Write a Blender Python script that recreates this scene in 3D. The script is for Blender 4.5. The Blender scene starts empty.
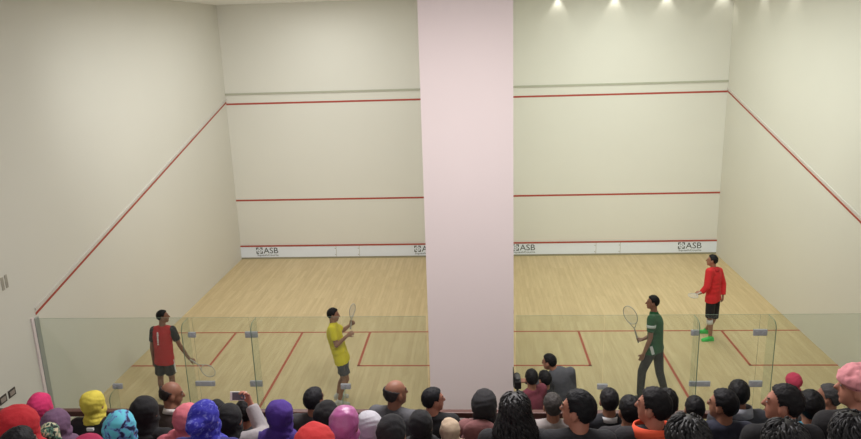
import bpy, math, random
import numpy as np
from mathutils import Vector, Matrix, noise

random.seed(7)
scene = bpy.context.scene
COL = scene.collection
V = Vector

# ------------------------------------------------------------------ camera
F_PX = 709.965
PITCH, YAW, ROLL = 0.253958, -0.068137, -0.031954
CAM = V((0.12587, -10.19533, 6.32372))
HW = 0.6571            # half thickness of the wall between the courts
CW = 6.28276           # court width
XL = -HW - CW
XR = HW + CW
DEPTH = 9.75
CEIL = 7.3

cp, sp = math.cos(PITCH), math.sin(PITCH)
cy_, sy_ = math.cos(YAW), math.sin(YAW)
fwd = V((sy_ * cp, cy_ * cp, -sp))
r0 = V((cy_, -sy_, 0))
u0 = r0.cross(fwd)
cr, sr = math.cos(ROLL), math.sin(ROLL)
right = cr * r0 + sr * u0
up = -sr * r0 + cr * u0
cam_data = bpy.data.cameras.new('camera')
cam_data.sensor_fit = 'HORIZONTAL'
cam_data.sensor_width = 36
cam_data.lens = F_PX / 861 * 36
cam_data.clip_end = 200
cam = bpy.data.objects.new('camera', cam_data)
COL.objects.link(cam)
m3 = Matrix((right, up, -fwd)).transposed()
cam.matrix_world = Matrix.Translation(CAM) @ m3.to_4x4()
scene.camera = cam


def ray(u, v):
    return fwd + right * ((u - 430.5) / F_PX) - up * ((v - 219.5) / F_PX)


def at_z(u, v, z):
    d = ray(u, v)
    return CAM + d * ((z - CAM.z) / d.z)


def at_y(u, v, y):
    d = ray(u, v)
    return CAM + d * ((y - CAM.y) / d.y)


# ------------------------------------------------------------------ materials
def srgb(c):
    out = []
    for x in c:
        x = x / 255
        out.append(x / 12.92 if x <= .04045 else ((x + .055) / 1.055) ** 2.4)
    return tuple(out) + (1,)


def new_mat(name):
    m = bpy.data.materials.new(name)
    m.use_nodes = True
    nt = m.node_tree
    return m, nt, nt.nodes['Principled BSDF']


def link(nt, a, ao, b, bi):
    nt.links.new(a.outputs[ao], b.inputs[bi])


_mats = {}


def plain(name, c, rough=.6, metal=0., var=.06, scale=12., bump=0., bscale=60.):
    """base colour with a little procedural variation"""
    key = (name, c)
    if key in _mats:
        return _mats[key]
    m, nt, b = new_mat(name)
    b.inputs['Roughness'].default_value = rough
    b.inputs['Metallic'].default_value = metal
    tc = nt.nodes.new('ShaderNodeTexCoord')
    nz = nt.nodes.new('ShaderNodeTexNoise')
    nz.inputs['Scale'].default_value = scale
    nz.inputs['Detail'].default_value = 4
    link(nt, tc, 'Object', nz, 'Vector')
    mix = nt.nodes.new('ShaderNodeMix')
    mix.data_type = 'RGBA'
    a = srgb(c)
    mix.inputs[6].default_value = tuple(min(1, x * (1 - var)) for x in a[:3]) + (1,)
    mix.inputs[7].default_value = tuple(min(1, x * (1 + var)) for x in a[:3]) + (1,)
    link(nt, nz, 'Fac', mix, 0)
    nt.links.new(mix.outputs[2], b.inputs['Base Color'])
    if bump:
        n2 = nt.nodes.new('ShaderNodeTexNoise')
        n2.inputs['Scale'].default_value = bscale
        n2.inputs['Detail'].default_value = 3
        link(nt, tc, 'Object', n2, 'Vector')
        bp = nt.nodes.new('ShaderNodeBump')
        bp.inputs['Strength'].default_value = bump
        bp.inputs['Distance'].default_value = .02
        link(nt, n2, 'Fac', bp, 'Height')
        link(nt, bp, 'Normal', b, 'Normal')
    _mats[key] = m
    return m


def cloth(c, name='cloth'):
    return plain(name, c, .9, 0, .12, 14, .35, 25)


def satin(c):
    return plain('satin_cloth', c, .35, 0, .08, 10, .4, 18)


def hair_mat(c):
    key = ('hair', c)
    if key in _mats:
        return _mats[key]
    m, nt, b = new_mat('hair')
    b.inputs['Base Color'].default_value = srgb(c)
    b.inputs['Roughness'].default_value = .6
    b.inputs['Specular IOR Level'].default_value = .2
    tc = nt.nodes.new('ShaderNodeTexCoord')
    w = nt.nodes.new('ShaderNodeTexNoise')
    w.inputs['Scale'].default_value = 90
    link(nt, tc, 'Object', w, 'Vector')
    bp = nt.nodes.new('ShaderNodeBump')
    bp.inputs['Strength'].default_value = .35
    bp.inputs['Distance'].default_value = .01
    link(nt, w, 'Fac', bp, 'Height')
    link(nt, bp, 'Normal', b, 'Normal')
    _mats[key] = m
    return m


def curly_mat():
    if 'curly' in _mats:
        return _mats['curly']
    m, nt, b = new_mat('curly_hair')
    b.inputs['Roughness'].default_value = .48
    b.inputs['Specular IOR Level'].default_value = .35
    b.inputs['Base Color'].default_value = srgb((24, 22, 24))
    _mats['curly'] = m
    return m


def pattern(name, cols, scale=35, kind='voronoi', pos=None):
    m, nt, b = new_mat(name)
    b.inputs['Roughness'].default_value = .85
    tc = nt.nodes.new('ShaderNodeTexCoord')
    if kind == 'voronoi':
        t = nt.nodes.new('ShaderNodeTexVoronoi')
        t.inputs['Scale'].default_value = scale
        out = 'Distance'
    else:
        t = nt.nodes.new('ShaderNodeTexNoise')
        t.inputs['Scale'].default_value = scale
        t.inputs['Detail'].default_value = 3
        t.inputs['Distortion'].default_value = 1.2
        out = 'Fac'
    link(nt, tc, 'Object', t, 'Vector')
    rp = nt.nodes.new('ShaderNodeValToRGB')
    rp.color_ramp.interpolation = 'LINEAR'
    pos = pos or [i / (len(cols) - 1) for i in range(len(cols))]
    while len(rp.color_ramp.elements) < len(cols):
        rp.color_ramp.elements.new(.5)
    for e, c, p in zip(rp.color_ramp.elements, cols, pos):
        e.position = p
        e.color = srgb(c)
    link(nt, t, out, rp, 'Fac')
    link(nt, rp, 'Color', b, 'Base Color')
    return m


M = {}
M['court'] = plain('court_plaster', (215, 213, 203), .75, 0, .025, .7, .02, 8)
M['paint'] = plain('pink_white_paint', (226, 213, 212), .8, 0, .02, .8, .02, 8)
M['white'] = plain('white_paint', (240, 240, 238), .7, 0, .01)
M['red'] = plain('red_line_paint', (164, 68, 54), .6, 0, .04)
M['floorred'] = plain('floor_line_paint', (170, 74, 48), .6, 0, .06)
M['strip'] = plain('grey_strip', (170, 170, 152), .5, 0, .03)
M['pale'] = plain('pale_strip', (205, 200, 194), .5, 0, .03)
M['alu'] = plain('aluminium', (158, 164, 158), .5, .2, .05)
M['steel'] = plain('brushed_steel', (168, 168, 174), .55, .1, .12, 60)
M['tin'] = plain('tin_sheet', (224, 230, 238), .45, 0, .02)
M['tinbase'] = plain('tin_base', (140, 136, 112), .6, 0, .05)
M['ink'] = plain('dark_lettering', (60, 66, 66), .6, 0, .02)
M['rail'] = plain('brown_varnished_wood', (84, 52, 46), .45, 0, .2, 20)
M['post'] = plain('dark_grey_steel', (70, 70, 72), .5, .3)
M['concrete'] = plain('concrete', (140, 136, 130), .9, 0, .1, 4, .2, 30)
M['black'] = plain('black_plastic', (22, 22, 24), .4, 0, .05)
M['phonewhite'] = plain('white_plastic', (238, 238, 240), .3, 0, .01)
M['screen'] = plain('phone_screen', (96, 100, 112), .25, 0, .35, 90)
M['string'] = plain('racket_string', (190, 190, 184), .5)
M['skin'] = plain('skin', (150, 104, 82), .55, 0, .06, 20)
M['skin2'] = plain('skin', (172, 116, 96), .55, 0, .06, 20)
M['skin3'] = plain('skin', (136, 92, 72), .55, 0, .06, 20)
M['lip'] = plain('lip', (128, 70, 60), .5)
M['sclera'] = plain('eye_white', (112, 98, 92), .7)
M['eye'] = plain('eye', (40, 30, 28), .3)

# wooden court floor: long narrow boards running towards the front wall
m, nt, b = new_mat('maple_boards')
tc = nt.nodes.new('ShaderNodeTexCoord')
mp = nt.nodes.new('ShaderNodeMapping')
mp.inputs['Rotation'].default_value = (0, 0, math.pi / 2)
link(nt, tc, 'Object', mp, 'Vector')
br = nt.nodes.new('ShaderNodeTexBrick')
br.offset = .37
br.inputs['Scale'].default_value = 1
br.inputs['Brick Width'].default_value = 1.6
br.inputs['Row Height'].default_value = .085
br.inputs['Mortar Size'].default_value = .002
br.inputs['Mortar Smooth'].default_value = .5
br.inputs['Bias'].default_value = 0
br.inputs['Color1'].default_value = srgb((196, 175, 134))
br.inputs['Color2'].default_value = srgb((206, 186, 145))
br.inputs['Mortar'].default_value = srgb((178, 156, 114))
link(nt, mp, 'Vector', br, 'Vector')
mp2 = nt.nodes.new('ShaderNodeMapping')
mp2.inputs['Scale'].default_value = (9, .9, 1)
link(nt, tc, 'Object', mp2, 'Vector')
nz = nt.nodes.new('ShaderNodeTexNoise')
nz.inputs['Scale'].default_value = 1.6
nz.inputs['Detail'].default_value = 5
link(nt, mp2, 'Vector', nz, 'Vector')
rp = nt.nodes.new('ShaderNodeValToRGB')
rp.color_ramp.elements[0].color = (.90, .885, .85, 1)
rp.color_ramp.elements[0].position = .3
rp.color_ramp.elements[1].color = (1.03, 1.03, 1.03, 1)
rp.color_ramp.elements[1].position = .7
link(nt, nz, 'Fac', rp, 'Fac')
mx = nt.nodes.new('ShaderNodeMix')
mx.data_type = 'RGBA'
mx.blend_type = 'MULTIPLY'
mx.inputs[0].default_value = 1
link(nt, br, 'Color', mx, 6)
link(nt, rp, 'Color', mx, 7)
nt.links.new(mx.outputs[2], b.inputs['Base Color'])
b.inputs['Roughness'].default_value = .42
b.inputs['Specular IOR Level'].default_value = .3
M['wood'] = m

# clear, slightly green glass
m = bpy.data.materials.new('clear_glass')
m.use_nodes = True
nt = m.node_tree
nt.nodes.clear()
o = nt.nodes.new('ShaderNodeOutputMaterial')
tr = nt.nodes.new('ShaderNodeBsdfTransparent')
tr.inputs['Color'].default_value = (.93, .955, .935, 1)
df = nt.nodes.new('ShaderNodeBsdfDiffuse')
df.inputs['Color'].default_value = (.6, .66, .6, 1)
gl = nt.nodes.new('ShaderNodeBsdfGlossy')
gl.inputs['Roughness'].default_value = .02
fr = nt.nodes.new('ShaderNodeFresnel')
fr.inputs['IOR'].default_value = 1.4
m1 = nt.nodes.new('ShaderNodeMixShader')
m1.inputs[0].default_value = .035
m2 = nt.nodes.new('ShaderNodeMixShader')
nt.links.new(tr.outputs[0], m1.inputs[1])
nt.links.new(df.outputs[0], m1.inputs[2])
geo = nt.nodes.new('ShaderNodeNewGeometry')
inv = nt.nodes.new('ShaderNodeMath')
inv.operation = 'SUBTRACT'
inv.inputs[0].default_value = 1
nt.links.new(geo.outputs['Backfacing'], inv.inputs[1])
mul = nt.nodes.new('ShaderNodeMath')
mul.operation = 'MULTIPLY'
nt.links.new(fr.outputs[0], mul.inputs[0])
nt.links.new(inv.outputs[0], mul.inputs[1])
nt.links.new(mul.outputs[0], m2.inputs[0])
nt.links.new(m1.outputs[0], m2.inputs[1])
nt.links.new(gl.outputs[0], m2.inputs[2])
nt.links.new(m2.outputs[0], o.inputs[0])
M['glass'] = m
gf = M['glass'].copy()
gf.name = 'fin_glass'
for nd in gf.node_tree.nodes:
    if nd.bl_idname == 'ShaderNodeFresnel':
        nd.inputs['IOR'].default_value = 1.08
M['finglass'] = gf
M['glassedge'] = plain('green_glass_edge', (92, 116, 96), .3, 0, .1)


# ------------------------------------------------------------------ mesh kit
def _sphere(nu=16, nv=10):
    vs = [(0, 0, -1)]
    for j in range(1, nv):
        t = -math.pi / 2 + math.pi * j / nv
        for i in range(nu):
            a = 2 * math.pi * i / nu
            vs.append((math.cos(t) * math.cos(a), math.cos(t) * math.sin(a), math.sin(t)))
    vs.append((0, 0, 1))
    fs = [(0, 1 + (i + 1) % nu, 1 + i) for i in range(nu)]
    for j in range(nv - 2):
        a, c = 1 + j * nu, 1 + (j + 1) * nu
        for i in range(nu):
            k = (i + 1) % nu
            fs.append((a + i, a + k, c + k, c + i))
    a = 1 + (nv - 2) * nu
    fs += [(a + i, a + (i + 1) % nu, len(vs) - 1) for i in range(nu)]
    return np.array(vs), fs


SPH = _sphere()
SPH_HI = _sphere(72, 52)


def frame_from(d):
    d = V(d).normalized()
    a = V((0, 0, 1)) if abs(d.z) < .9 else V((1, 0, 0))
    x = a.cross(d).normalized()
    y = d.cross(x)
    return x, y, d


class MB:
    """collects shapes and links them as ONE mesh object"""

    def __init__(self):
        self.v, self.f, self.mi = [], [], []
        self.cur = 0

    def raw(self, vs, fs):
        o = len(self.v)
        self.v += [tuple(p) for p in vs]
        self.f += [tuple(o + i for i in f) for f in fs]
        self.mi += [self.cur] * len(fs)
        return self

    def box(self, lo, hi):
        x0, y0, z0 = lo
        x1, y1, z1 = hi
        vs = [(x0, y0, z0), (x1, y0, z0), (x1, y1, z0), (x0, y1, z0), (x0, y0, z1), (x1, y0, z1), (x1, y1, z1), (x0, y1, z1)]
        return self.raw(vs, [(0, 3, 2, 1), (4, 5, 6, 7), (0, 1, 5, 4), (1, 2, 6, 5), (2, 3, 7, 6), (3, 0, 4, 7)])

    def obox(self, c, ax, h):
        """oriented box: centre, three axes, half sizes"""
        vs = []
        for z in (-1, 1):
            for x, y in ((-1, -1), (1, -1), (1, 1), (-1, 1)):
                vs.append(V(c) + ax[0] * (x * h[0]) + ax[1] * (y * h[1]) + ax[2] * (z * h[2]))
        return self.raw(vs, [(0, 3, 2, 1), (4, 5, 6, 7), (0, 1, 5, 4), (1, 2, 6, 5), (2, 3, 7, 6), (3, 0, 4, 7)])

    def ell(self, c, rad, ax=None, sph=None):
        s, fs = sph or SPH
        ax = ax or (V((1, 0, 0)), V((0, 1, 0)), V((0, 0, 1)))
        A = np.array([list(a) for a in ax])
        vs = (s * np.array(rad)) @ A + np.array(list(c))
        return self.raw(vs.tolist(), fs)

    def frus(self, p0, r0_, p1, r1_, n=14, flat=None):
        """closed truncated cone with flat ends"""
        p0, p1 = V(p0), V(p1)
        x, y, d = frame_from(p1 - p0)
        vs = []
        for p, r_ in ((p0, r0_), (p1, r1_)):
            for i in range(n):
                a = 2 * math.pi * i / n
                vs.append(p + x * (r_ * math.cos(a)) + y * (r_ * math.sin(a)))
        fs = [tuple(range(n - 1, -1, -1)), tuple(range(n, 2 * n))]
        for i in range(n):
            k = (i + 1) % n
            fs.append((i, k, n + k, n + i))
        return self.raw(vs, fs)

    def cone(self, p0, r0_, p1, r1_):
        """round-ended cone"""
        self.frus(p0, r0_, p1, r1_)
        self.ell(p0, (r0_,) * 3)
        self.ell(p1, (r1_,) * 3)
        return self

    def tube(self, pts, rad, n=8, closed=False):
        pts = [V(p) for p in pts]
        k = len(pts)
        vs, fs = [], []
        for i, p in enumerate(pts):
            if closed:
                t = pts[(i + 1) % k] - pts[i - 1]
            else:
                t = pts[min(i + 1, k - 1)] - pts[max(i - 1, 0)]
            x, y, d = frame_from(t)
            for j in range(n):
                a = 2 * math.pi * j / n
                vs.append(p + x * (rad * math.cos(a)) + y * (rad * math.sin(a)))
        for i in range(k if closed else k - 1):
            for j in range(n):
                a, b2 = i * n + j, i * n + (j + 1) % n
                c, d2 = ((i + 1) % k) * n + (j + 1) % n, ((i + 1) % k) * n + j
                fs.append((a, b2, c, d2))
        if not closed:
            fs.append(tuple(range(n - 1, -1, -1)))
            fs.append(tuple((k - 1) * n + j for j in range(n)))
        return self.raw(vs, fs)

    def prism(self, poly, d):
        """closed prism from a planar polygon and an offset"""
        n = len(poly)
        poly = [V(p) for p in poly]
        d = V(d)
        vs = poly + [p + d for p in poly]
        fs = [tuple(range(n - 1, -1, -1)), tuple(range(n, 2 * n))]
        for i in range(n):
            fs.append((i, (i + 1) % n, n + (i + 1) % n, n + i))
        return self.raw(vs, fs)

    def mesh(self, name):
        me = bpy.data.meshes.new(name)
        me.from_pydata(self.v, [], self.f)
        me.update()
        return me

    def build(self, name, mats, parent=None, smooth=False, bevel=0, fixn=True):
        me = self.mesh(name)
        if not isinstance(mats, (list, tuple)):
            mats = [mats]
        for mm in mats:
            me.materials.append(mm)
        me.polygons.foreach_set('material_index', self.mi)
        if fixn:
            import bmesh
            bm = bmesh.new()
            bm.from_mesh(me)
            bmesh.ops.recalc_face_normals(bm, faces=bm.faces)
            bm.to_mesh(me)
            bm.free()
        if smooth:
            me.polygons.foreach_set('use_smooth', [True] * len(me.polygons))
        ob = bpy.data.objects.new(name, me)
        COL.objects.link(ob)
        if parent:
            ob.parent = parent
        if bevel:
            bv = ob.modifiers.new('bevel', 'BEVEL')
            bv.width = bevel
            bv.segments = 2
        return ob


def bake(me, mods):
    """mesh after modifiers"""
    ob = bpy.data.objects.new('tmp', me)
    COL.objects.link(ob)
    for kind, props in mods:
        md = ob.modifiers.new('m', kind)
        for k, v in props.items():
            setattr(md, k, v)
    dg = bpy.context.evaluated_depsgraph_get()
    out = bpy.data.meshes.new_from_object(ob.evaluated_get(dg))
    bpy.data.objects.remove(ob)
    bpy.data.meshes.remove(me)
    return out


def fuse(mb, voxel, smooth=3, name='m'):
    """one continuous surface out of overlapping shapes"""
    me = bake(mb.mesh(name), [('REMESH', dict(mode='VOXEL', voxel_size=voxel)), ('SMOOTH', dict(factor=.5, iterations=smooth))])
    me.polygons.foreach_set('use_smooth', [True] * len(me.polygons))
    return me


def put(name, me, mat, parent):
    if mat is not None:
        me.materials.clear()
        for x in (mat if isinstance(mat, (list, tuple)) else [mat]):
            me.materials.append(x)
    ob = bpy.data.objects.new(name, me)
    COL.objects.link(ob)
    if parent:
        ob.parent = parent
    return ob


def tag(ob, label=None, cat=None, group=None, kind=None):
    if label:
        ob['label'] = label
    if cat:
        ob['category'] = cat
    if group:
        ob['group'] = group
    if kind:
        ob['kind'] = kind
    return ob


def empty(name, loc, label, cat, group=None):
    e = bpy.data.objects.new(name, None)
    e.empty_display_size = .1
    e.location = loc
    COL.objects.link(e)
    return tag(e, label, cat, group)


def struct(ob):
    ob['kind'] = 'structure'
    return ob


def edit(me, keep=None, move=None):
    """delete faces with a vertex failing keep(co); move vertices with move(co, normal)"""
    import bmesh
    bm = bmesh.new()
    bm.from_mesh(me)
    if keep:
        bad = [v for v in bm.verts if not keep(v.co)]
        bmesh.ops.delete(bm, geom=bad, context='VERTS')
    if move:
        bm.normal_update()
        new = [move(v.co, v.normal) for v in bm.verts]
        for v, n in zip(bm.verts, new):
            v.co = n
    bm.to_mesh(me)
    bm.free()
    me.polygons.foreach_set('use_smooth', [True] * len(me.polygons))
    me.update()
    return me


# ------------------------------------------------------------------ the setting
BACK = -10.6
mb = MB()
mb.box((XL - .3, -.3, -.2), (XR + .3, DEPTH + .3, 0))
mb.cur = 1
LW = .025
SH, BX = 4.285, 2.635
for x0, x1, in ((XL, -HW), (HW, XR)):
    e = .0015
    mb.box((x0, SH - LW, -.01), (x1, SH + LW, e))
    for s, xw in ((1, x0), (-1, x1)):
        xi = xw + s * 1.6
        a, c = sorted((xi, xi + s * .05))
        mb.box((a, BX - LW, -.01), (c, SH, e))
        a, c = sorted((xw, xi + s * .05))
        mb.box((a, BX - LW, -.01), (c, BX + LW, e))
    xm = (x0 + x1) / 2
    mb.box((xm - LW, 0, -.01), (xm + LW, SH, e))
struct(mb.build('floor', [M['wood'], M['floorred']]))

mb = MB()
mb.box((XL - .3, DEPTH, -.2), (XR + .3, DEPTH + .3, CEIL + .3))
mb.cur = 1
for x0, x1 in ((XL, -HW), (HW, XR)):
    for z in (4.6, 1.795):
        mb.box((x0, DEPTH - .004, z - LW), (x1, DEPTH + .01, z + LW))
struct(mb.build('wall_front', [M['court'], M['red']]))
for i, (x0, x1) in enumerate(((XL, -HW), (HW, XR))):
    mb = MB().box((x0, DEPTH - .03, 4.855), (x1, DEPTH, 4.905))
    struct(mb.build('trim_%d' % (i + 1), M['strip']))


def side_wall(name, xw, s):
    """s: +1 when the court lies on the +x side"""
    mb = MB()
    a, c = sorted((xw, xw - s * .3))
    mb.box((a, BACK, -.2), (c, DEPTH, CEIL + .3))
    mb.cur = 1
    d = (s * .006, 0, 0)
    z0, z1 = (2.21, 4.655) if s > 0 else (2.27, 4.615)
    LW = .02
    mb.prism([(xw, 0, z0 - LW), (xw, DEPTH, z1 - LW), (xw, DEPTH, z1 + LW), (xw, 0, z0 + LW)], d)
    ob = struct(mb.build(name, [M['court'], M['red']]))
    mb = MB()
    mb.prism([(xw, 0, z0 + .06), (xw, DEPTH, z1 + .06), (xw, DEPTH, z1 + .10), (xw, 0, z0 + .10)], (s * .02, 0, 0))
    return ob, mb


ob, t1 = side_wall('wall_left', XL, 1)
struct(t1.build('trim_3', M['pale']))
ob, t2 = side_wall('wall_right', XR, -1)
struct(t2.build('trim_4', M['pale']))

# the thick wall between the two courts; its end face carries pinkish paint
mb = MB()
mb.box((-HW, .02, 0), (HW, DEPTH, CEIL))
mb.cur = 1
mb.box((-HW, 0, -.2), (HW, .05, CEIL))
mb.cur = 2
for s in (-1, 1):
    x = s * HW
    mb.prism([(x, .06, 2.16 - LW), (x, DEPTH, 4.575), (x, DEPTH, 4.625), (x, .06, 2.16 + LW)], (s * .006, 0, 0))
struct(mb.build('wall_centre', [M['court'], M['paint'], M['red']]))

struct(MB().box((XL - .3, BACK, CEIL), (XR + .3, DEPTH + .3, CEIL + .3)).build('ceiling', M['white']))

# walkway behind the glass and the stepped gallery
struct(MB().box((XL, -3.86, -.2), (XR, -.45, .45)).build('floor_walkway', M['concrete']))
mb = MB()
mb.box((XL, -4.45, 0), (XR, -3.86, 2.17))
NROW = 6
for k in range(NROW):
    y1 = -4.45 - .78 * k
    mb.box((XL, y1 - .78 if k < NROW - 1 else BACK, 0), (XR, y1, 2.55 + .38 * k))
struct(mb.build('floor_gallery', M['concrete']))

# ------------------------------------------------------------------ tins with lettering
def text_mesh(body, size, depth=.002):
    cu = bpy.data.curves.new('txt', 'FONT')
    cu.body = body
    cu.size = size
    cu.extrude = depth
    cu.align_x = 'LEFT'
    cu.resolution_u = 4
    ob = bpy.data.objects.new('tmp', cu)
    COL.objects.link(ob)
    dg = bpy.context.evaluated_depsgraph_get()
    me = bpy.data.meshes.new_from_object(ob.evaluated_get(dg))
    bpy.data.objects.remove(ob)
    return me


def wall_text(name, body, size, x, z, y, parent, wide=None):
    me = text_mesh(body, size)
    xs = [v.co.x for v in me.vertices]
    k = (wide / (max(xs) - min(xs))) if wide else 1
    x_min = min(xs)
    for v in me.vertices:
        c = v.co.copy()
        v.co = (x + (c.x - x_min) * k, y - c.z, z + c.y)
    return put(name, me, M['ink'], parent)


TIN = .40


def tin(x0, label):
    t = empty('tin_board', ((x0 * 2 + CW) / 2, DEPTH, 0), label, 'tin board', 'tin boards under the front walls')
    ox = -(x0 * 2 + CW) / 2
    y = -.03
    p = MB().box((ox + x0, y, .05), (ox + x0 + CW, -.006, TIN - .02)).build('sheet', M['tin'], t)
    MB().box((ox + x0, y - .012, TIN - .02), (ox + x0 + CW, -.006, TIN + .018)).build('top_strip', M['red'], t)
    MB().box((ox + x0, y - .004, 0), (ox + x0 + CW, -.006, .05)).build('base_strip', M['tinbase'], t)
    for k in (2.88, 3.57):
        xx = ox + x0 + k
        MB().box((xx - .004, y - .002, .05), (xx + .004, y + .001, TIN - .02)).build('seam', M['tinbase'], t)
        for z in (.11, .3):
            MB().frus((xx - .03, y - .006, z), .012, (xx - .03, y + .001, z), .012, 10).build('screw', M['tinbase'], t)
    for k in (.47, CW - 1.08):
        xx = ox + x0 + k
        zb = .165
        # emblem: four corner brackets around a small ball
        e = MB()
        S = .19
        th = .028
        for sx in (0, 1):
            for sz in (0, 1):
                a, c = (xx, xx + .075) if sx == 0 else (xx + S - .075, xx + S)
                za, zc = (zb, zb + th) if sz == 0 else (zb + S - th, zb + S)
                e.box((a, y - .004, za), (c, y, zc))
                a, c = (xx, xx + th) if sx == 0 else (xx + S - th, xx + S)
                za, zc = (zb, zb + .075) if sz == 0 else (zb + S - .075, zb + S)
                e.box((a, y - .004, za), (c, y, zc))
        for i in range(5):
            a = math.pi * 2 * i / 5
            cx, cz = xx + S / 2 + math.cos(a) * .04, zb + S / 2 + math.sin(a) * .04
            e.box((cx - .011, y - .004, cz - .011), (cx + .011, y, cz + .011))
        e.build('emblem', M['ink'], t)
        wall_text('lettering', 'ASB', .25, xx + .22, zb + .01, y - .002, t, .44)
        wall_text('small_lettering', 'SquashCourts', .075, xx + .02, .095, y - .002, t, .64)
    return t


tin(XL, 'long white tin board with red top strip and dark lettering, left of the pink-white pillar')
tin(HW, 'long white tin board with red top strip and dark lettering, right of the pink-white pillar')

# ------------------------------------------------------------------ glass back walls
GH = 2.13


def pane(name, x0, x1, z0, z1, parent, mat2=True):
    mb = MB()
    y0, y1 = -.006, .006
    mb.raw([(x0, y0, z0), (x1, y0, z0), (x1, y0, z1), (x0, y0, z1), (x0, y1, z0), (x1, y1, z0), (x1, y1, z1), (x0, y1, z1)],
           [(0, 1, 2, 3), (5, 4, 7, 6)])
    mb.cur = 1
    mb.raw([(x0, y0, z0), (x1, y0, z0), (x1, y0, z1), (x0, y0, z1), (x0, y1, z0), (x1, y1, z0), (x1, y1, z1), (x0, y1, z1)],
           [(3, 2, 6, 7), (0, 4, 5, 1)])
    mb.cur = 0 if name == 'glass_panel' else 1
    mb.raw(mb.v[:8], [(1, 5, 6, 2), (0, 3, 7, 4)])
    return mb.build(name, [M['glass'], M['glassedge']], parent, fixn=False)


def fin(x, h, dep, parent):
    """upright glass fin behind the wall, outer top corner rounded"""
    rc = .12
    prof = [(-.008, 0), (-dep, 0), (-dep, h - rc)]
    for i in range(1, 7):
        a = math.pi / 2 * i / 6
        prof.append((-dep + rc - rc * math.cos(a), h - rc + rc * math.sin(a)))
    prof.append((-.008, h))
    n = len(prof)
    mb = MB()
    vs = [(x - .006, p[0], p[1]) for p in prof] + [(x + .006, p[0], p[1]) for p in prof]
    mb.raw(vs, [tuple(range(n - 1, -1, -1)), tuple(range(n, 2 * n))])
    mb.cur = 1
    mb.raw(vs, [(i, (i + 1) % n, n + (i + 1) % n, n + i) for i in range(n - 1)])
    mb.cur = 0
    mb.raw(vs, [(n - 1, 0, n, 2 * n - 1)])
    return mb.build('glass_fin', [M['finglass'], M['glassedge']], parent)


def patch(x, z, w, parent, h=.09, name='patch_fitting'):
    mb = MB()
    mb.box((x - w / 2, -.022, z - h / 2), (x + w / 2, .02, z + h / 2))
    ob = mb.build(name, M['steel'], parent, bevel=.008)
    for s in (-1, 1):
        q = MB().frus((x + s * w * .28, -.034, z), h * .3, (x + s * w * .28, -.020, z), h * .3, 12)
        q.build('bolt', M['steel'], ob, smooth=False)
    return ob


def glass_wall(s, label):
    """s=-1 left court, s=+1 right court; the door lock is on the left, the hinges on the right"""
    cx = s * (HW + CW / 2)
    t = empty('glass_court_wall', (cx, 0, 0), label, 'glass wall', 'glass back walls of the courts')
    fl, fr, sl, sr = (-4.45, -3.36, -5.77, -2.01) if s < 0 else (3.36, 4.45, 2.03, 5.70)
    joints = [cx - CW / 2 + .03, sl, fl + .05, fr - .11, sr, cx + CW / 2 - .03]
    for i in range(5):
        a, c = joints[i] - cx, joints[i + 1] - cx
        if i == 2:
            d = pane('glass_door', a + .006, c - .006, .01, GH, t)
            patch(fl + .15 - cx, .99, .32, d, .085, 'door_lock')
            patch(fr - .10 - cx, 1.84, .20, d, .10, 'door_hinge')
            patch(fr - .10 - cx, .99, .20, d, .10, 'door_hinge')
        else:
            pane('glass_panel', a + .003, c - .003, .005, GH, t)
    for x in (fl, fr):
        fin(x - cx, GH, .30, t)
    for x in (sl, sr):
        fin(x - cx, .93, .30, t)
        patch(x - cx, .94, .16, t, .09)
    patch(fl + .03 - cx, 1.84, .12, t, .09)
    e = s * (CW / 2)
    a, c = sorted((e - s * .035, e))
    MB().box((a, -.09, 0), (c, .015, GH + .03)).build('wall_channel', M['alu'], t, bevel=.004)
    a, c = sorted((e - s * .025, e))
    MB().box((a, -.15, 0), (c, -.092, GH + .06)).build('cover_strip', M['paint'], t, bevel=.004)
    a, c = sorted((-e, e - s * .036))
    MB().box((a, -.03, 0), (c, .03, .02)).build('floor_channel', M['alu'], t)
    return t


glass_wall(-1, 'clear frameless glass back wall with door and upright fins closing the left court')
glass_wall(1, 'clear frameless glass back wall with door and upright fins closing the right court')

# ------------------------------------------------------------------ gallery rail
rail = empty('gallery_rail', (0, -4.0, 2.17), 'brown wooden handrail on grey posts running along the spectator gallery', 'railing')
MB().box((XL + .02, -.035, .56), (XR - .02, .035, .62)).build('handrail', M['rail'], rail, bevel=.008)
for i in range(9):
    x = XL + .3 + i * (XR - XL - .6) / 8
    MB().box((x - .02, -.02, 0), (x + .02, .02, .56)).build('post', M['post'], rail, bevel=.004)

# ------------------------------------------------------------------ sockets and wall marks on the left wall
def socket(y, z, label, w, h, frame_m, in_m, tilt=0, group=None):
    t = empty('wall_socket', (XL, y, z), label, 'socket', group)
    MB().box((0, -w / 2, -h / 2), (.012, w / 2, h / 2)).build('cover_plate', frame_m, t, bevel=.003)
    MB().box((.010, -w / 2 + .025, -h / 2 + .025), (.016, w / 2 - .025, h / 2 - .025)).build('socket_insert', in_m, t)
    return t


M['sock'] = plain('dark_socket', (58, 52, 50), .5)
M['sockin'] = plain('grey_insert', (150, 140, 134), .5)
M['plate'] = plain('grey_plate', (176, 170, 157), .6)
M['platein'] = plain('pale_plate', (176, 168, 162), .6)
socket(-1.08, 1.29, 'dark framed wall socket low on the left wall, the one farther from the glass', .16, .12, M['sock'], M['sockin'])
socket(-.87, 1.29, 'dark framed wall socket low on the left wall, the one nearer the glass', .16, .12, M['sock'], M['sockin'])
socket(-.62, 2.94, 'faint grey wall plate at the left edge of the photo, left one of a pair', .05, .2, M['plate'], M['platein'])
socket(-.53, 2.95, 'faint grey wall plate near the left edge of the photo, right one of a pair', .05, .2, M['plate'], M['platein'])

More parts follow.
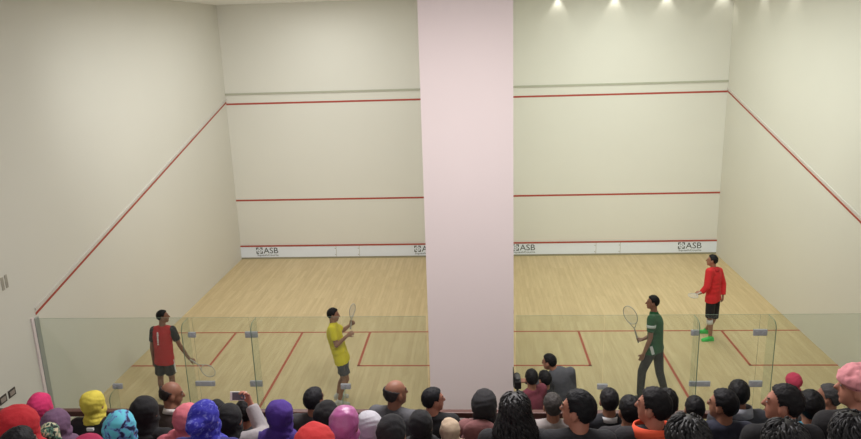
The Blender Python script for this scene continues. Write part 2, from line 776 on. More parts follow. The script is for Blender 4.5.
# ------------------------------------------------------------------ people
def head_frame(c, yaw, tilt, roll=0):
    return Matrix.Translation(V(c)) @ Matrix.Rotation(yaw, 4, 'Z') @ Matrix.Rotation(tilt, 4, 'X') @ Matrix.Rotation(roll, 4, 'Y')


def torso_frame(J):
    upv = (V(J['neck']) - V(J['pelvis'])).normalized()
    rt = V(J['SR']) - V(J['SL'])
    rt = (rt - upv * rt.dot(upv)).normalized()
    return rt, upv.cross(rt), upv


def add_torso(mb, J, d, low=True):
    ax = torso_frame(J)
    p, c, n = V(J['pelvis']), V(J['chest']), V(J['neck'])
    if low:
        mb.ell(p, (.163 + d, .118 + d, .12 + d), ax)
    mb.ell(p.lerp(c, .5), (.143 + d, .100 + d, .17 + d), ax)
    mb.ell(c, (.165 + d, .113 + d, .185 + d), ax)
    for s in ('SL', 'SR'):
        mb.cone(V(J[s]), .056 + d, c + (V(J[s]) - c) * .35 + ax[2] * .02, .08 + d)
        mb.cone(n - ax[2] * .03, .048 + d, V(J[s]) + ax[2] * .004, .046 + d)


def add_head(mb, H):
    ax = [H.to_3x3() @ V(a) for a in ((1, 0, 0), (0, 1, 0), (0, 0, 1))]
    P = lambda *a: H @ V(a)
    mb.ell(P(0, -.012, .025), (.074, .094, .09), ax)
    mb.ell(P(0, .03, -.035), (.06, .062, .085), ax)
    mb.ell(P(0, .06, -.088), (.034, .03, .026), ax)
    mb.cone(P(0, .086, .018), .009, P(0, .108, -.022), .0135)
    mb.cone(P(-.034, .078, .03), .011, P(.034, .078, .03), .011)
    for s in (-1, 1):
        mb.ell(P(s * .074, -.005, -.015), (.012, .022, .033), ax)
        mb.ell(P(s * .03, .078, .009), (.014, .012, .009), ax)
    mb.ell(P(0, .086, -.058), (.023, .013, .010), ax)


def add_hand(mb, w, d, n, curl=.35):
    """palm, five unequal fingers bending towards n, thumb leaving the side"""
    w, d, n = V(w), V(d).normalized(), V(n)
    n = (n - d * n.dot(d)).normalized()
    t = d.cross(n)
    lens = (.070, .080, .074, .058)
    for i, off in enumerate((-.032, -.011, .011, .031)):
        k = w + d * (.088 - abs(i - 1.3) * .004) + t * off
        mb.cone(w + d * .012 + t * off * .55, .017, k, .0125)
        p, ang = k, curl * .6
        for q, L in enumerate((.45, .3, .25)):
            e = p + (d * math.cos(ang) + n * math.sin(ang)) * lens[i] * L
            mb.cone(p, .0095 - q * .0008, e, .0087 - q * .0008)
            p = e
            ang += curl
    b0 = w + d * .028 - t * .026
    b1 = b0 + (d * .55 - t * .62 + n * .35).normalized() * .042
    b2 = b1 + (d * .85 - t * .1 + n * .5).normalized() * .034
    mb.cone(b0, .0145, b1, .011)
    mb.cone(b1, .0105, b2, .009)


def make_body(J, H, skin, parent, voxel=.008):
    mb = MB()
    add_torso(mb, J, 0)
    add_head(mb, H)
    mb.cone(H @ V((0, -.022, -.045)), .053, V(J['neck']) - torso_frame(J)[2] * .03, .06)
    for s in ('L', 'R'):
        S, E, W = V(J['S' + s]), V(J['E' + s]), V(J['W' + s])
        mb.cone(S, .05, E, .038)
        mb.cone(E, .038, E.lerp(W, .3), .039)
        mb.cone(E.lerp(W, .3), .039, W, .026)
        hd = J.get('hand' + s)
        if hd is None:
            hd = ((W - E).normalized(), V((-1 if s == 'R' else 1, 0, -.3)), .35)
        add_hand(mb, W, *hd)
        Hp, K, A = V(J['H' + s]), V(J['K' + s]), V(J['A' + s])
        mb.cone(Hp, .083, K, .053)
        back = J.get('back', V((0, -1, 0)))
        mb.cone(K, .052, K.lerp(A, .3) + V(back) * .015, .054)
        mb.cone(K.lerp(A, .3) + V(back) * .015, .054, A, .035)
        T = V(J['toe' + s])
        mb.cone(A + V((0, 0, -.035)), .037, A + T * .13 + V((0, 0, -.05)), .026)
    me = fuse(mb, voxel, 3, 'body')
    me.materials.clear()
    for x in (skin, M['eye'], M['lip']):
        me.materials.append(x)
    Hi = H.inverted()
    for p in me.polygons:
        q = Hi @ p.center
        if abs(q.z) < .15 and q.y > .07 and abs(q.x) < .06:
            if .014 < abs(q.x) < .047 and abs(q.z - .034) < .005:
                p.material_index = 1
            elif abs(q.x) < .022 and abs(q.z + .058) < .006 and q.y > .088:
                p.material_index = 2
    ob = put('body', me, None, parent)
    ax = [H.to_3x3() @ V(a) for a in ((1, 0, 0), (0, 1, 0), (0, 0, 1))]
    for sd in (-1, 1):
        e = MB()
        e.ell(H @ V((sd * .03, .0822, .009)), (.0118, .0085, .0058), ax)
        e.cur = 1
        e.ell(H @ V((sd * .03, .0872, .009)), (.0055, .0045, .0050), ax)
        e.build('eye', [M['sclera'], M['eye']], ob, smooth=True)
    return ob


def make_top(J, mat, parent, name='shirt', sleeve='long', d=.018, hem=True, hem_drop=.10, sleeve_mat=None, voxel=.012):
    ax = torso_frame(J)
    mb = MB()
    add_torso(mb, J, d)
    mb.frus(V(J['neck']) - ax[2] * .06, .085, V(J['neck']) + ax[2] * .012, .066 + d * .3)
    p, c = V(J['pelvis']), V(J['chest'])
    if hem:
        for i in range(7):
            q = (p - ax[2] * .12).lerp(c, i / 6)
            mb.ell(q, (.160 + d, .116 + d, .13), ax)
        for h in ('HL', 'HR'):
            mb.cone(p.lerp(V(J[h]), .9), .098 + d, p.lerp(V(J[h]).lerp(V(J['K' + h[1]]), .22), 1), .096 + d)
    sl = MB() if sleeve_mat else mb
    for s in ('L', 'R'):
        S, E, W = V(J['S' + s]), V(J['E' + s]), V(J['W' + s])
        sl.ell(S, (.058 + d,) * 3)
        if sleeve == 'short':
            sl.frus(S, .06 + d, S.lerp(E, .68), .05 + d)
        else:
            sl.frus(S, .058 + d, E, .045 + d)
            sl.ell(E, (.044 + d,) * 3)
            sl.frus(E, .045 + d, E.lerp(W, .97), .033 + d)
    me = fuse(mb, voxel, 3, name)
    if hem:
        edit(me, lambda q: (q - p).dot(ax[2]) > -hem_drop or ((q - p) - ax[2] * (q - p).dot(ax[2])).length > .30)
    ob = put(name, me, mat, parent)
    if sleeve_mat:
        put('sleeves', fuse(sl, voxel, 2, 'sleeves'), sleeve_mat, ob)
    return ob


def make_bottom(J, mat, parent, name='trousers', cut=1.0, d=.012, voxel=.012):
    """cut: fraction of the leg covered (0.5 = to the knee)"""
    ax = torso_frame(J)
    mb = MB()
    dd = min(d, .012)
    mb.ell(V(J['pelvis']), (.163 + dd, .118 + dd, .122 + dd), ax)
    for s in ('L', 'R'):
        Hp, K, A = V(J['H' + s]), V(J['K' + s]), V(J['A' + s])
        mb.ell(Hp, (.084 + dd,) * 3)
        if cut <= .5:
            mb.frus(Hp, .085 + dd, Hp.lerp(K, cut * 2), .076 + d)
        else:
            mb.frus(Hp, .088 + d, K, .06 + d)
            mb.ell(K, (.06 + d,) * 3)
            mb.frus(K, .062 + d, K.lerp(A, (cut - .5) * 2), (.048 if cut > .9 else .058) + d)
    return put(name, fuse(mb, voxel, 3, name), mat, parent)


def make_shoes(J, mat, parent):
    for s in ('L', 'R'):
        A, T = V(J['A' + s]), V(J['toe' + s])
        mb = MB()
        lo = V((0, 0, -.042))
        mb.cone(A + lo - T * .045, .038, A + lo + T * .06, .040)
        mb.cone(A + lo + T * .06, .040, A + T * .165 + V((0, 0, -.052)), .030)
        mb.cone(A + lo, .045, A + V((0, 0, .0)), .046)
        mb.obox(A + T * .055 + V((0, 0, -.075)), (T.cross(V((0, 0, 1))), T, V((0, 0, 1))), (.040, .13, .010))
        put('shoe', fuse(mb, .009, 2, 'shoe'), mat, parent)


def lin(pts, x):
    if x <= pts[0][0]:
        return pts[0][1]
    for (a, ya), (c, yc) in zip(pts, pts[1:]):
        if x <= c:
            return ya + (yc - ya) * (x - a) / (c - a)
    return pts[-1][1]


HAIRLINE = [(-1, -.95), (-.55, -.85), (-.3, -.55), (-.12, .05), (.05, .0), (.2, -.2), (.32, .05), (.5, .48), (.85, .66), (1, .7)]


def hair_short(H, mat, parent, thick=1.0, bald=False):
    mb = MB()
    mb.ell((0, 0, 0), (1, 1, 1), None, SPH_HI)
    me = mb.mesh('hair')

    def keep(c):
        lim = lin(HAIRLINE, c.y)
        if bald and c.y > .02:
            return False
        if bald and c.z > .18 - .3 * c.y and c.y > -.93:
            return False
        return c.z > lim
    edit(me, keep)
    R = V((.083, .104, .101)) * (1 + .07 * (thick - 1))

    def move(c, n):
        k = 1 + .045 * noise.noise(c * 4) + .03 * noise.noise(c * 13)
        lift = 1 + (thick - 1) * .12 * max(0, c.z)
        return H @ V((c.x * R.x * k, -.013 + c.y * R.y * k, .025 + c.z * R.z * k * lift))
    edit(me, None, move)
    me = bake(me, [('SOLIDIFY', dict(thickness=.012, offset=-1))])
    me.polygons.foreach_set('use_smooth', [True] * len(me.polygons))
    return put('hair', me, mat, parent)


def hair_long(H, J, parent, mat, width=1.0, drop=.26, seed=1):
    """wavy locks running from the crown down the neck, over a base cap"""
    rnd = random.Random(seed)
    mb = MB()
    P = lambda *a: H @ V(a)
    ax = [H.to_3x3() @ V(a) for a in ((1, 0, 0), (0, 1, 0), (0, 0, 1))]
    cap = MB()
    cap.ell((0, 0, 0), (1, 1, 1), None, SPH_HI)
    me = cap.mesh('cap')
    edit(me, lambda c: c.z > lin([(-1, -2), (.0, -2), (.15, -.3), (.4, .3), (.8, .62), (1, .7)], c.y))
    o = [v.co.copy() for v in me.vertices]
    mb.raw([P(c.x * .084, -.016 + c.y * .104, .026 + c.z * .098) for c in o], [tuple(p.vertices) for p in me.polygons])
    bpy.data.meshes.remove(me)
    mb.ell(P(0, -.065, -.07), (.088 * width, .055, .12), ax)
    for i in range(210):
        az = rnd.uniform(-2.75, 2.75)
        sx, sy = math.sin(az), -math.cos(az)
        z0 = rnd.uniform(.25, 1)
        ph, fr = rnd.uniform(0, 6.3), rnd.uniform(45, 75)
        pts = []
        L = rnd.uniform(.6, 1) * drop
        n = 18
        rad = rnd.uniform(.0055, .0085)
        stop = L if sy < .25 else .02
        for j in range(n):
            q = j / (n - 1)
            # path: over the skull, then down behind the neck
            zz = .024 + .102 * z0 - q * (.102 * z0 + stop)
            if zz > .0:
                rr = math.sqrt(max(0.02, 1 - min(.98, ((zz - .02) / .108)) ** 2))
                x, y = .09 * rr * sx, -.016 + .108 * rr * sy
            else:
                k = min(1, -zz / .1)
                wx = .09 + (.108 * width - .09) * k
                x = wx * sx * (1 + .1 * k)
                y = (-.016 + .108 * sy) * (1 - k) + (-.075 + .062 * sy) * k
            x += .009 * math.sin(fr * zz * 1.4 + ph)
            y += .009 * math.cos(fr * zz * 1.4 + ph)
            if y > .045 and zz < .075:
                break
            pts.append(P(x, y, zz))
        if len(pts) > 2:
            mb.tube(pts, rad, 6)
    return mb.build('hair', mat, parent, smooth=True)


def scarf(H, J, mat, parent, size=1.0, bun=0., cape=True, seed=0, name='headscarf', square=0.):
    mb = MB()
    ax = [H.to_3x3() @ V(a) for a in ((1, 0, 0), (0, 1, 0), (0, 0, 1))]
    P = lambda *a: H @ V(a)
    k = size
    mb.ell(P(0, -.018, .022), (.092 * k, .112 * k, .106 * k), ax)
    mb.ell(P(0, .012, -.06), (.085 * k, .085 * k, .095), ax)
    if bun:
        mb.ell(P(0, -.10, .02), (.062, .06 + bun * .03, .06), ax)
    if square:
        mb.ell(P(0, -.03, .05), (.095 * k, .10 * k, .085 * k), ax)
    n = V(J['neck'])
    tf = torso_frame(J)
    mb.frus(P(0, -.01, -.07), .082 * k, n - tf[2] * .03, .10)
    if cape:
        c = n - tf[2] * .065
        mb.ell(c, (.175, .135, .10), tf)
        mb.ell(c - tf[1] * .05 - tf[2] * .10, (.15, .09, .15), tf)
        mb.ell(c + tf[1] * .05 - tf[2] * .08, (.13, .09, .13), tf)
    me = fuse(mb, .011, 3, name)
    Hi = H.inverted()

    def keep(c):
        q = Hi @ c
        return not (q.y > .055 and (q.x / .058) ** 2 + ((q.z + .02) / .085) ** 2 < 1)

    def move(c, nn):
        q = Hi @ c
        w = math.sin(q.z * 120 + 40 * q.y + 2.5 * noise.noise(V((q.x * 9 + seed, q.y * 9, q.z * 9))) * 3)
        lo = 1 if q.z < -.02 else .45
        return c + nn * (.0035 * lo * w + .006 * noise.noise(q * 14 + V((seed, 0, 0))))
    edit(me, keep, move)
    me = bake(me, [('SOLIDIFY', dict(thickness=.006, offset=-1))])
    me.polygons.foreach_set('use_smooth', [True] * len(me.polygons))
    return put(name, me, mat, parent)


def knit_hat(H, mat, parent):
    mb = MB()
    ax = [H.to_3x3() @ V(a) for a in ((1, 0, 0), (0, 1, 0), (0, 0, 1))]
    rnd = random.Random(5)
    P = lambda *a: H @ V(a)
    mb.ell(P(0, -.012, .055), (.094, .112, .078), ax)
    for i in range(90):
        a = rnd.uniform(0, 2 * math.pi)
        z = rnd.uniform(0, .95)
        rr = math.sqrt(1 - z * z)
        mb.ell(P(.092 * rr * math.cos(a), -.012 + .11 * rr * math.sin(a), .05 + .078 * z), (.02, .02, .016), ax)
    pts = [P(.092 * math.cos(t), -.012 + .11 * math.sin(t), .045) for t in [2 * math.pi * i / 24 for i in range(24)]]
    mb.tube(pts, .017, 8, True)
    return put('knitted_hat', fuse(mb, .008, 1, 'hat'), mat, parent)


DARK = (30, 30, 34)
HAIRC = (20, 18, 19)


def cloth_or(c):
    return c if isinstance(c, bpy.types.Material) else cloth(tuple(c))


ROW_Y = lambda k: -4.7 - .78 * k
SEAT = lambda k: 2.55 + .38 * k
HEADZ = .72


QUEUE = []


def SP(*a, **k):
    QUEUE.append((a, k))
    return QUEUE[-1]


def spectator(u, v, row, label, kind, colour, top, yaw=0, tilt=0., s=1.0, roll=0., skin='skin', trousers=DARK,
              topname='jacket', extra=None, voxel=.0095, hk=None, turn=0., group='spectators in the gallery', bx=0.):
    """seated person whose head is seen at (u, v); row counts from the rail backwards"""
    hz = SEAT(row) + HEADZ * s
    hw = at_z(u, v, hz)
    fy = SEAT(row) - .38
    base_y = min(max(hw.y, ROW_Y(row) - .06), ROW_Y(row) + .06)
    dx = bx
    base = V((hw.x - dx, base_y, fy))
    t = empty('person', base, label, 'person', group)
    t.scale = (s, s, s)
    seat = .38 / s
    dy = (hw.y - base_y) / s
    dx = dx / s
    J = dict(pelvis=(0, 0, seat + .105), HL=(-.09, 0, seat + .095), HR=(.09, 0, seat + .095), KL=(-.11, .42, seat + .08), KR=(.11, .42, seat + .08),
             AL=(-.10, .40, .088), AR=(.10, .40, .088), toeL=V((-.05, 1, 0)).normalized(), toeR=V((.1, 1, 0)).normalized())
    hc = V((dx, dy, seat + HEADZ))
    nk = V((dx * .9, dy - .035, seat + HEADZ - .135))
    J['neck'] = nk
    J['chest'] = (dx * .55, dy * .55 - .01, seat + .40)
    ct, st = math.cos(turn), math.sin(turn)
    for sd, q in (('L', -1), ('R', 1)):
        J['S' + sd] = V((nk.x * .95 + q * .162 * ct, nk.y * .95 + q * .162 * st, seat + HEADZ - .195))
        J['E' + sd] = V((dx * .6 + q * .185, dy * .5 + .06, seat + .26))
        J['W' + sd] = V((q * .13, .26, seat + .205))
        J['hand' + sd] = (V((-q * .45, .8, -.08)), V((0, -.1, -1)), .3)
    if extra:
        extra(J, base, s)
    H = head_frame(hc, math.radians(yaw), tilt, roll)
    make_body(J, H, M[skin], t, voxel)
    tm = cloth_or(top)
    make_top(J, tm, t, topname, 'long', .02, voxel=.014)
    make_bottom(J, cloth_or(trousers), t, voxel=.015)
    make_shoes(J, M['black'], t)
    hk = hk or {}
    if kind == 'short':
        hair_short(H, hair_mat(tuple(colour or HAIRC)), t, **hk)
    elif kind == 'bald':
        hair_short(H, hair_mat(tuple(colour or HAIRC)), t, bald=True)
    elif kind == 'long':
        hair_long(H, J, t, curly_mat(), **hk)
    elif kind == 'scarf':
        scarf(H, J, colour if isinstance(colour, bpy.types.Material) else cloth(tuple(colour), 'scarf_cloth'), t, seed=u, **hk)
    elif kind == 'hat':
        hair_short(H, hair_mat(HAIRC), t)
        knit_hat(H, cloth(tuple(colour), 'knit_wool'), t)
    return t, J, H, s


def collar(res, mat, name='collar', r=.076, h=.032):
    t, J, H, s = res
    tf = torso_frame(J)
    n = V(J['neck'])
    mb = MB()
    pts = []
    for i in range(28):
        a = 2 * math.pi * i / 28
        pts.append((tf[0] * math.cos(a) + tf[1] * math.sin(a) * .95, -.02 - .02 * math.sin(a)))
    vs, fs = [], []
    for ring, (rr, zz) in enumerate(((r + .012, -.01), (r - .004, h), (r - .012, h), (r + .002, -.01))):
        for d, dz in pts:
            vs.append(n + d * rr + tf[2] * (zz + dz))
    for k in range(4):
        for i in range(28):
            j = (i + 1) % 28
            a, c = k * 28, ((k + 1) % 4) * 28
            fs.append((a + i, a + j, c + j, c + i))
    mb.raw(vs, fs)
    return mb.build(name, mat, t, smooth=True)


flor = pattern('blue_floral_scarf', [(120, 124, 205), (44, 44, 160), (34, 32, 150)], 26, 'noise', [.30, .48, .7])
for e in flor.node_tree.nodes:
    if e.bl_idname == 'ShaderNodeTexNoise':
        e.inputs['Scale'].default_value = 30
cyan_pat = pattern('cyan_navy_scarf', [(30, 34, 70), (96, 128, 190), (92, 186, 204)], 16, 'noise', [.38, .45, .52])
green_pat = pattern('patterned_scarf', [(24, 26, 24), (70, 120, 100), (196, 182, 150)], 22, 'noise', [.40, .5, .58])

# --- front row, beside the rail
SP(41, 406, 0, 'woman in a bright pink headscarf in front of the aluminium wall strip', 'scarf', (205, 48, 104), (150, 120, 130), 0, hk=dict(cape=False, size=1.06))
tag_ = SP(94.5, 404, 0, 'woman in a yellow headscarf and black jacket with a white neck tag', 'scarf', (206, 190, 74), (34, 32, 36), -8, hk=dict(cape=False, square=1, size=1.03))


def neck_tag(res):
    t, J, H, s = res
    tf = torso_frame(J)
    MB().obox(V(J['neck']) - tf[1] * .088 - tf[2] * .035, (tf[0], tf[1], tf[2]), (.03, .012, .014)).build('neck_tag', M['phonewhite'], t, bevel=.003)


AFTER = [(tag_, neck_tag)]


def big_hood(res):
    t, J, H, s = res
    tf = torso_frame(J)
    mb = MB()
    n = V(J['neck'])
    mb.ell(n - tf[1] * .11 - tf[2] * .02 - tf[0] * .04, (.15, .07, .11), tf)
    mb.ell(n - tf[1] * .10 - tf[2] * .12 - tf[0] * .04, (.17, .08, .12), tf)
    put('hood', fuse(mb, .012, 2, 'hood'), cloth((128, 84, 84)), t)




def later(who, *a, **k):
    AFTER.append((who, lambda res: collar(res, *a, **k)))


r = SP(172, 394, 0, 'balding man in a brown jacket with white collar, looking right below the red-shirted player', 'bald', (46, 40, 40), (62, 50, 46), -62, -.2, skin='skin3', turn=-.3)
later(r, cloth((206, 200, 196)))
SP(217, 411, 0, 'person in a black headscarf half hidden beyond the blue floral headscarf', 'scarf', (24, 23, 26), (30, 30, 32), 0, hk=dict(cape=False, size=.95), bx=.06, s=.93)
SP(245, 412, 0, 'dark-haired person in dark grey, partly hidden under the raised phone', 'short', HAIRC, (52, 52, 56), 20, bx=-.10, skin='skin3', s=.97)
SP(314.5, 400, 0, 'man with short black hair and dark grey jacket, right of the purple headscarf', 'short', (30, 29, 33), (66, 64, 66), -25)
r = SP(396, 393, 0, 'balding man in a grey jacket looking right, left of the pink-white pillar', 'bald', (52, 48, 48), (84, 84, 88), -52, .0, skin='skin3', bx=.12, s=1.05, turn=-.25)
SP(433.5, 400, 0, 'man with black hair and black hooded jacket facing right, against the pillar\'s left edge', 'short', (24, 24, 28), (26, 25, 28), -62, skin='skin2', s=.97)
SP(484.5, 405, 0, 'woman in a black headscarf and dusty mauve jacket in front of the pillar', 'scarf', (32, 31, 34), (124, 82, 82), -12, hk=dict(cape=False, size=1.22), s=1.0)
HOOD = QUEUE[-1]
SP(552.5, 406, 0, 'man with short greying hair in a light grey shirt, left of the man in profile', 'short', (58, 54, 52), (150, 142, 140), 10, s=.98)
r = SP(609, 401, 0, 'man with black hair, white collar and black vest below the small glass bracket', 'short', (28, 26, 28), (34, 34, 40), 0, s=.98)
later(r, cloth((210, 208, 210)))
SP(667, 404, 1, 'black-haired person beyond the man with the orange collar', 'short', (22, 21, 23), (50, 50, 56), -20, hk=dict(thick=1.3), s=.97)
r = SP(738.5, 394, 0, 'tall man with black hair and a light grey hood beside the glass door bracket', 'short', (22, 21, 22), (66, 66, 72), -15, s=1.06, skin='skin3')
later(r, cloth((160, 160, 168)), 'hood', .10, .07)
r = SP(828, 397, 0, 'man with greying hair in a black suit and white shirt, facing left', 'short', (62, 60, 60), (30, 28, 30), 58, skin='skin3', s=.98)
later(r, cloth((216, 212, 214)), r=.08)

# --- second row
SP(57, 425, 1, 'woman in a dusky purple headscarf, nearer than the bright pink one', 'scarf', (106, 78, 104), (80, 60, 80), 0, hk=dict(size=1.05))
SP(146, 412, 1, 'woman in a long black headscarf at the brown jacket\'s left', 'scarf', (18, 17, 20), (20, 19, 22), 0, hk=dict(size=1.06, square=1), s=1.0)
SP(188, 419, 1, 'woman in a salmon pink headscarf right behind the balding man in brown', 'scarf', (206, 110, 122), (190, 100, 112), -10, hk=dict(size=1.03))


def phone_arm(J, base, s):
    loc = lambda p: (p - base) / s
    J['SR'] = V(J['SR']) + V((.0, .03, .02))
    J['WR'] = loc(at_y(251, 405, -5.16))
    J['ER'] = loc(at_y(264, 434, -5.28))
    J['handR'] = (V((-.35, .25, 1)), V((-.8, -.6, .1)), .75)


SP(230, 419, 1, 'person in a black headscarf and light grey sleeves raising a phone', 'scarf', (22, 21, 23), (150, 144, 146), 0, extra=phone_arm, hk=dict(cape=False), skin='skin2', voxel=.006)
SP(280.5, 416, 1, 'woman in a purple headscarf below the left court\'s half-court line', 'scarf', (70, 44, 128), (58, 38, 110), 0, hk=dict(size=1.06, square=1))
SP(327, 416, 1, 'woman in a black headscarf just right of the short-haired man in dark grey', 'scarf', (20, 19, 21), (24, 23, 26), -10, hk=dict(size=1.02))
SP(370, 427, 1, 'woman in a white headscarf between the satin pink and black ones', 'scarf', (184, 182, 190), (170, 166, 172), 0, hk=dict(size=1.0, square=1))
SP(421, 425, 1, 'woman in a black headscarf next to the black hooded jacket', 'scarf', (24, 23, 26), (28, 27, 30), -10, hk=dict(size=1.0), s=.97)
SP(450, 431, 1, 'person in a pale beige headscarf below the pillar\'s left edge', 'scarf', (188, 166, 142), (176, 156, 136), 0, hk=dict(size=.92), s=.88)
SP(629.5, 411, 1, 'black-haired man in dark clothes on the left of the man with orange collar', 'short', (20, 19, 21), (40, 38, 42), 10, hk=dict(thick=1.3), s=.97)
SP(694.5, 409, 0, 'round-headed person with cropped black hair under the long door lock', 'short', (20, 19, 21), (44, 40, 44), -5, s=.97)
SP(722.5, 405, 1, 'man with black hair and navy jacket facing left below the right door', 'short', (24, 23, 26), (44, 46, 62), 48, hk=dict(thick=1.3), s=1.0)
SP(810, 407, 1, 'person with thick black hair in a teal blue jacket', 'short', (18, 17, 19), (34, 116, 138), 0, hk=dict(thick=1.6), s=1.0)

# --- third row
SP(19, 428, 2, 'person in a wide red headscarf at the left edge of the photo', 'scarf', (176, 30, 40), (150, 26, 36), 0, hk=dict(size=1.25, square=1), s=1.03)
SP(121, 429, 2, 'woman in a light cyan headscarf with navy pattern', 'scarf', cyan_pat, (70, 90, 130), 0, hk=dict(size=1.02), s=1.0)
SP(205, 419, 2, 'woman in a royal blue floral headscarf', 'scarf', flor, (46, 44, 110), -6, hk=dict(size=1.04, bun=1), s=1.0)
SP(345, 424, 2, 'woman in a shiny orchid pink satin headscarf', 'scarf', satin((176, 92, 150)), (160, 84, 138), -10, hk=dict(size=1.0), s=1.0)
SP(392, 433, 2, 'woman in a black headscarf behind the balding man in grey', 'scarf', (28, 27, 31), (26, 25, 29), -8, hk=dict(size=.98))
SP(515, 410, 2, 'woman with long curly black hair below the pillar\'s right edge', 'long', None, (36, 34, 38), 0, hk=dict(width=1.12, drop=.3, seed=3))
SP(577.5, 410, 2, 'man in profile facing left with thick black hair and black jacket, ear showing', 'short', (22, 22, 25), (34, 34, 38), 58, hk=dict(thick=1.5), skin='skin2', s=1.03)
r = SP(653, 407, 2, 'man with black hair and a bright orange collar, facing left', 'short', (24, 22, 24), (36, 34, 38), 52, hk=dict(thick=1.4), skin='skin2', s=1.02)
later(r, plain('orange_fleece', (240, 92, 60), .9), 'orange_collar', .125, .055)
r = SP(783, 404, 2, 'man with forehead bare and black hair in profile facing left, under the right door fin', 'short', (26, 24, 26), (28, 27, 30), 62, hk=dict(thick=1.2), skin='skin2', s=1.04)
SP(859, 388, 2, 'person in a fuzzy pink knitted hat at the right edge of the photo', 'hat', (212, 140, 146), (30, 28, 30), 60, skin='skin2', s=1.14)

# --- fourth row, nearest to the camera
SP(20, 450, 3, 'black-haired person at the bottom left corner in front of the red headscarf', 'short', (22, 22, 25), (30, 30, 34), 0)
SP(50, 435, 2, 'child in a cream, green and black patterned headscarf', 'scarf', green_pat, (120, 80, 80), 0, hk=dict(size=1.0, cape=False), s=.72)
SP(90, 458, 3, 'person in a magenta headscarf cut by the bottom edge, below the yellow headscarf', 'scarf', (176, 40, 84), (140, 34, 70), 0, hk=dict(size=1.0))
SP(315, 450, 3, 'woman in a coral red headscarf at the bottom edge', 'scarf', (220, 58, 60), (200, 52, 56), 0, hk=dict(size=1.15), s=1.0)
SP(687, 439, 3, 'person with glossy curly black hair below the cropped round head', 'long', None, (40, 38, 42), 0, hk=dict(width=1.2, drop=.24, seed=8), s=1.02)
SP(784, 444, 3, 'person with curly black hair in front of the man with the bare forehead', 'long', None, (32, 31, 34), 0, hk=dict(width=1.2, drop=.24, seed=9), s=1.02)
SP(851, 436, 3, 'person with curly black hair at the bottom right corner', 'long', None, (30, 29, 32), 0, hk=dict(width=1.1, drop=.24, seed=10), s=1.0)

AFTER.append((HOOD, big_hood))
# neighbours on one bench lean aside a little so that their bodies clear each other
def head_x(a, k):
    return at_z(a[0], a[1], SEAT(a[2]) + HEADZ * k.get('s', 1.0)).x


OFF = [k.pop('bx', 0.) for a, k in QUEUE]
for it in range(60):
    for row in range(4):
        idx = sorted((i for i, (a, k) in enumerate(QUEUE) if a[2] == row), key=lambda i: head_x(*QUEUE[i]) - OFF[i])
        for i, j in zip(idx, idx[1:]):
            need = .205 * (QUEUE[i][1].get('s', 1.) + QUEUE[j][1].get('s', 1.))
            gap = (head_x(*QUEUE[j]) - OFF[j]) - (head_x(*QUEUE[i]) - OFF[i])
            if gap < need:
                OFF[i] = min(.15, OFF[i] + (need - gap) * .3)
                OFF[j] = max(-.15, OFF[j] - (need - gap) * .3)
for q, off in zip(QUEUE, OFF):
    res = spectator(*q[0], bx=off, **q[1])
    for r, fn in AFTER:
        if r is q:
            fn(res)

# phone held up in front of the row
pc = at_y(238.5, 396, -5.12)
ph = empty('smartphone', pc, 'white smartphone held up sideways to film the game', 'phone')
axs = (right.copy(), (right.cross(-fwd)).normalized() * 1.0, -fwd)
axs = (right, up, -fwd)
MB().obox((0, 0, 0), axs, (.068, .036, .004)).build('case', M['phonewhite'], ph, bevel=.003)
MB().obox(axs[2] * .0045, axs, (.049, .0315, .001)).build('screen', M['screen'], ph)
MB().frus(axs[0] * .058 + axs[2] * .003, .006, axs[0] * .058 + axs[2] * .0055, .006, 12).build('home_button', M['sockin'], ph)


# ------------------------------------------------------------------ players and camera crew from joint positions
def pxJ(base, Y, table, du=0):
    J = {}
    for k, (u, v, dy) in table.items():
        J[k] = at_y(u + du, v, Y + dy) - base
    for k in ('AL', 'AR'):
        J[k].z = .085          # both soles on the court floor
    return J


def racket(butt, tip, facing, label, group='squash rackets'):
    """facing: rough direction of the string bed's normal"""
    butt, tip = V(butt), V(tip)
    L = (tip - butt).length
    k = L / .685
    z = (tip - butt).normalized()
    n = V(facing)
    n = (n - z * n.dot(z)).normalized()
    x = n.cross(z)
    t = empty('squash_racket', butt, label, 'racket', group)
    A = lambda a, c: x * (a * k) + z * (c * k)
    MB().frus(A(0, 0), .017, A(0, .2), .014, 10).build('grip', M['rgrip'], t, smooth=False)
    mb = MB()
    loop = []
    for i in range(40):
        a = 2 * math.pi * i / 40
        loop.append(A(.105 * math.cos(a), .51 + .165 * math.sin(a)))
    mb.tube(loop, .0075, 8, True)
    mb.tube([A(0, .2), A(0, .27)], .010, 8)
    mb.tube([A(0, .265), A(-.03, .31), A(-.07, .385)], .008, 8)
    mb.tube([A(0, .265), A(.03, .31), A(.07, .385)], .008, 8)
    mb.build('frame', M['rframe'], t, smooth=True)
    mb = MB()
    for i in range(-6, 7):
        a = i * .0155
        h = .163 * math.sqrt(max(0, 1 - (a / .104) ** 2))
        mb.tube([A(a, .51 - h), A(a, .51 + h)], .0009, 4)
    for i in range(-9, 10):
        c = i * .0165
        h = .103 * math.sqrt(max(0, 1 - (c / .164) ** 2))
        mb.tube([A(-h, .51 + c), A(h, .51 + c)], .0009, 4)
    mb.build('strings', M['string'], t)
    return t


M['rgrip'] = plain('racket_grip', (176, 170, 160), .8)
M['rframe'] = plain('racket_frame', (186, 182, 172), .4, .2)

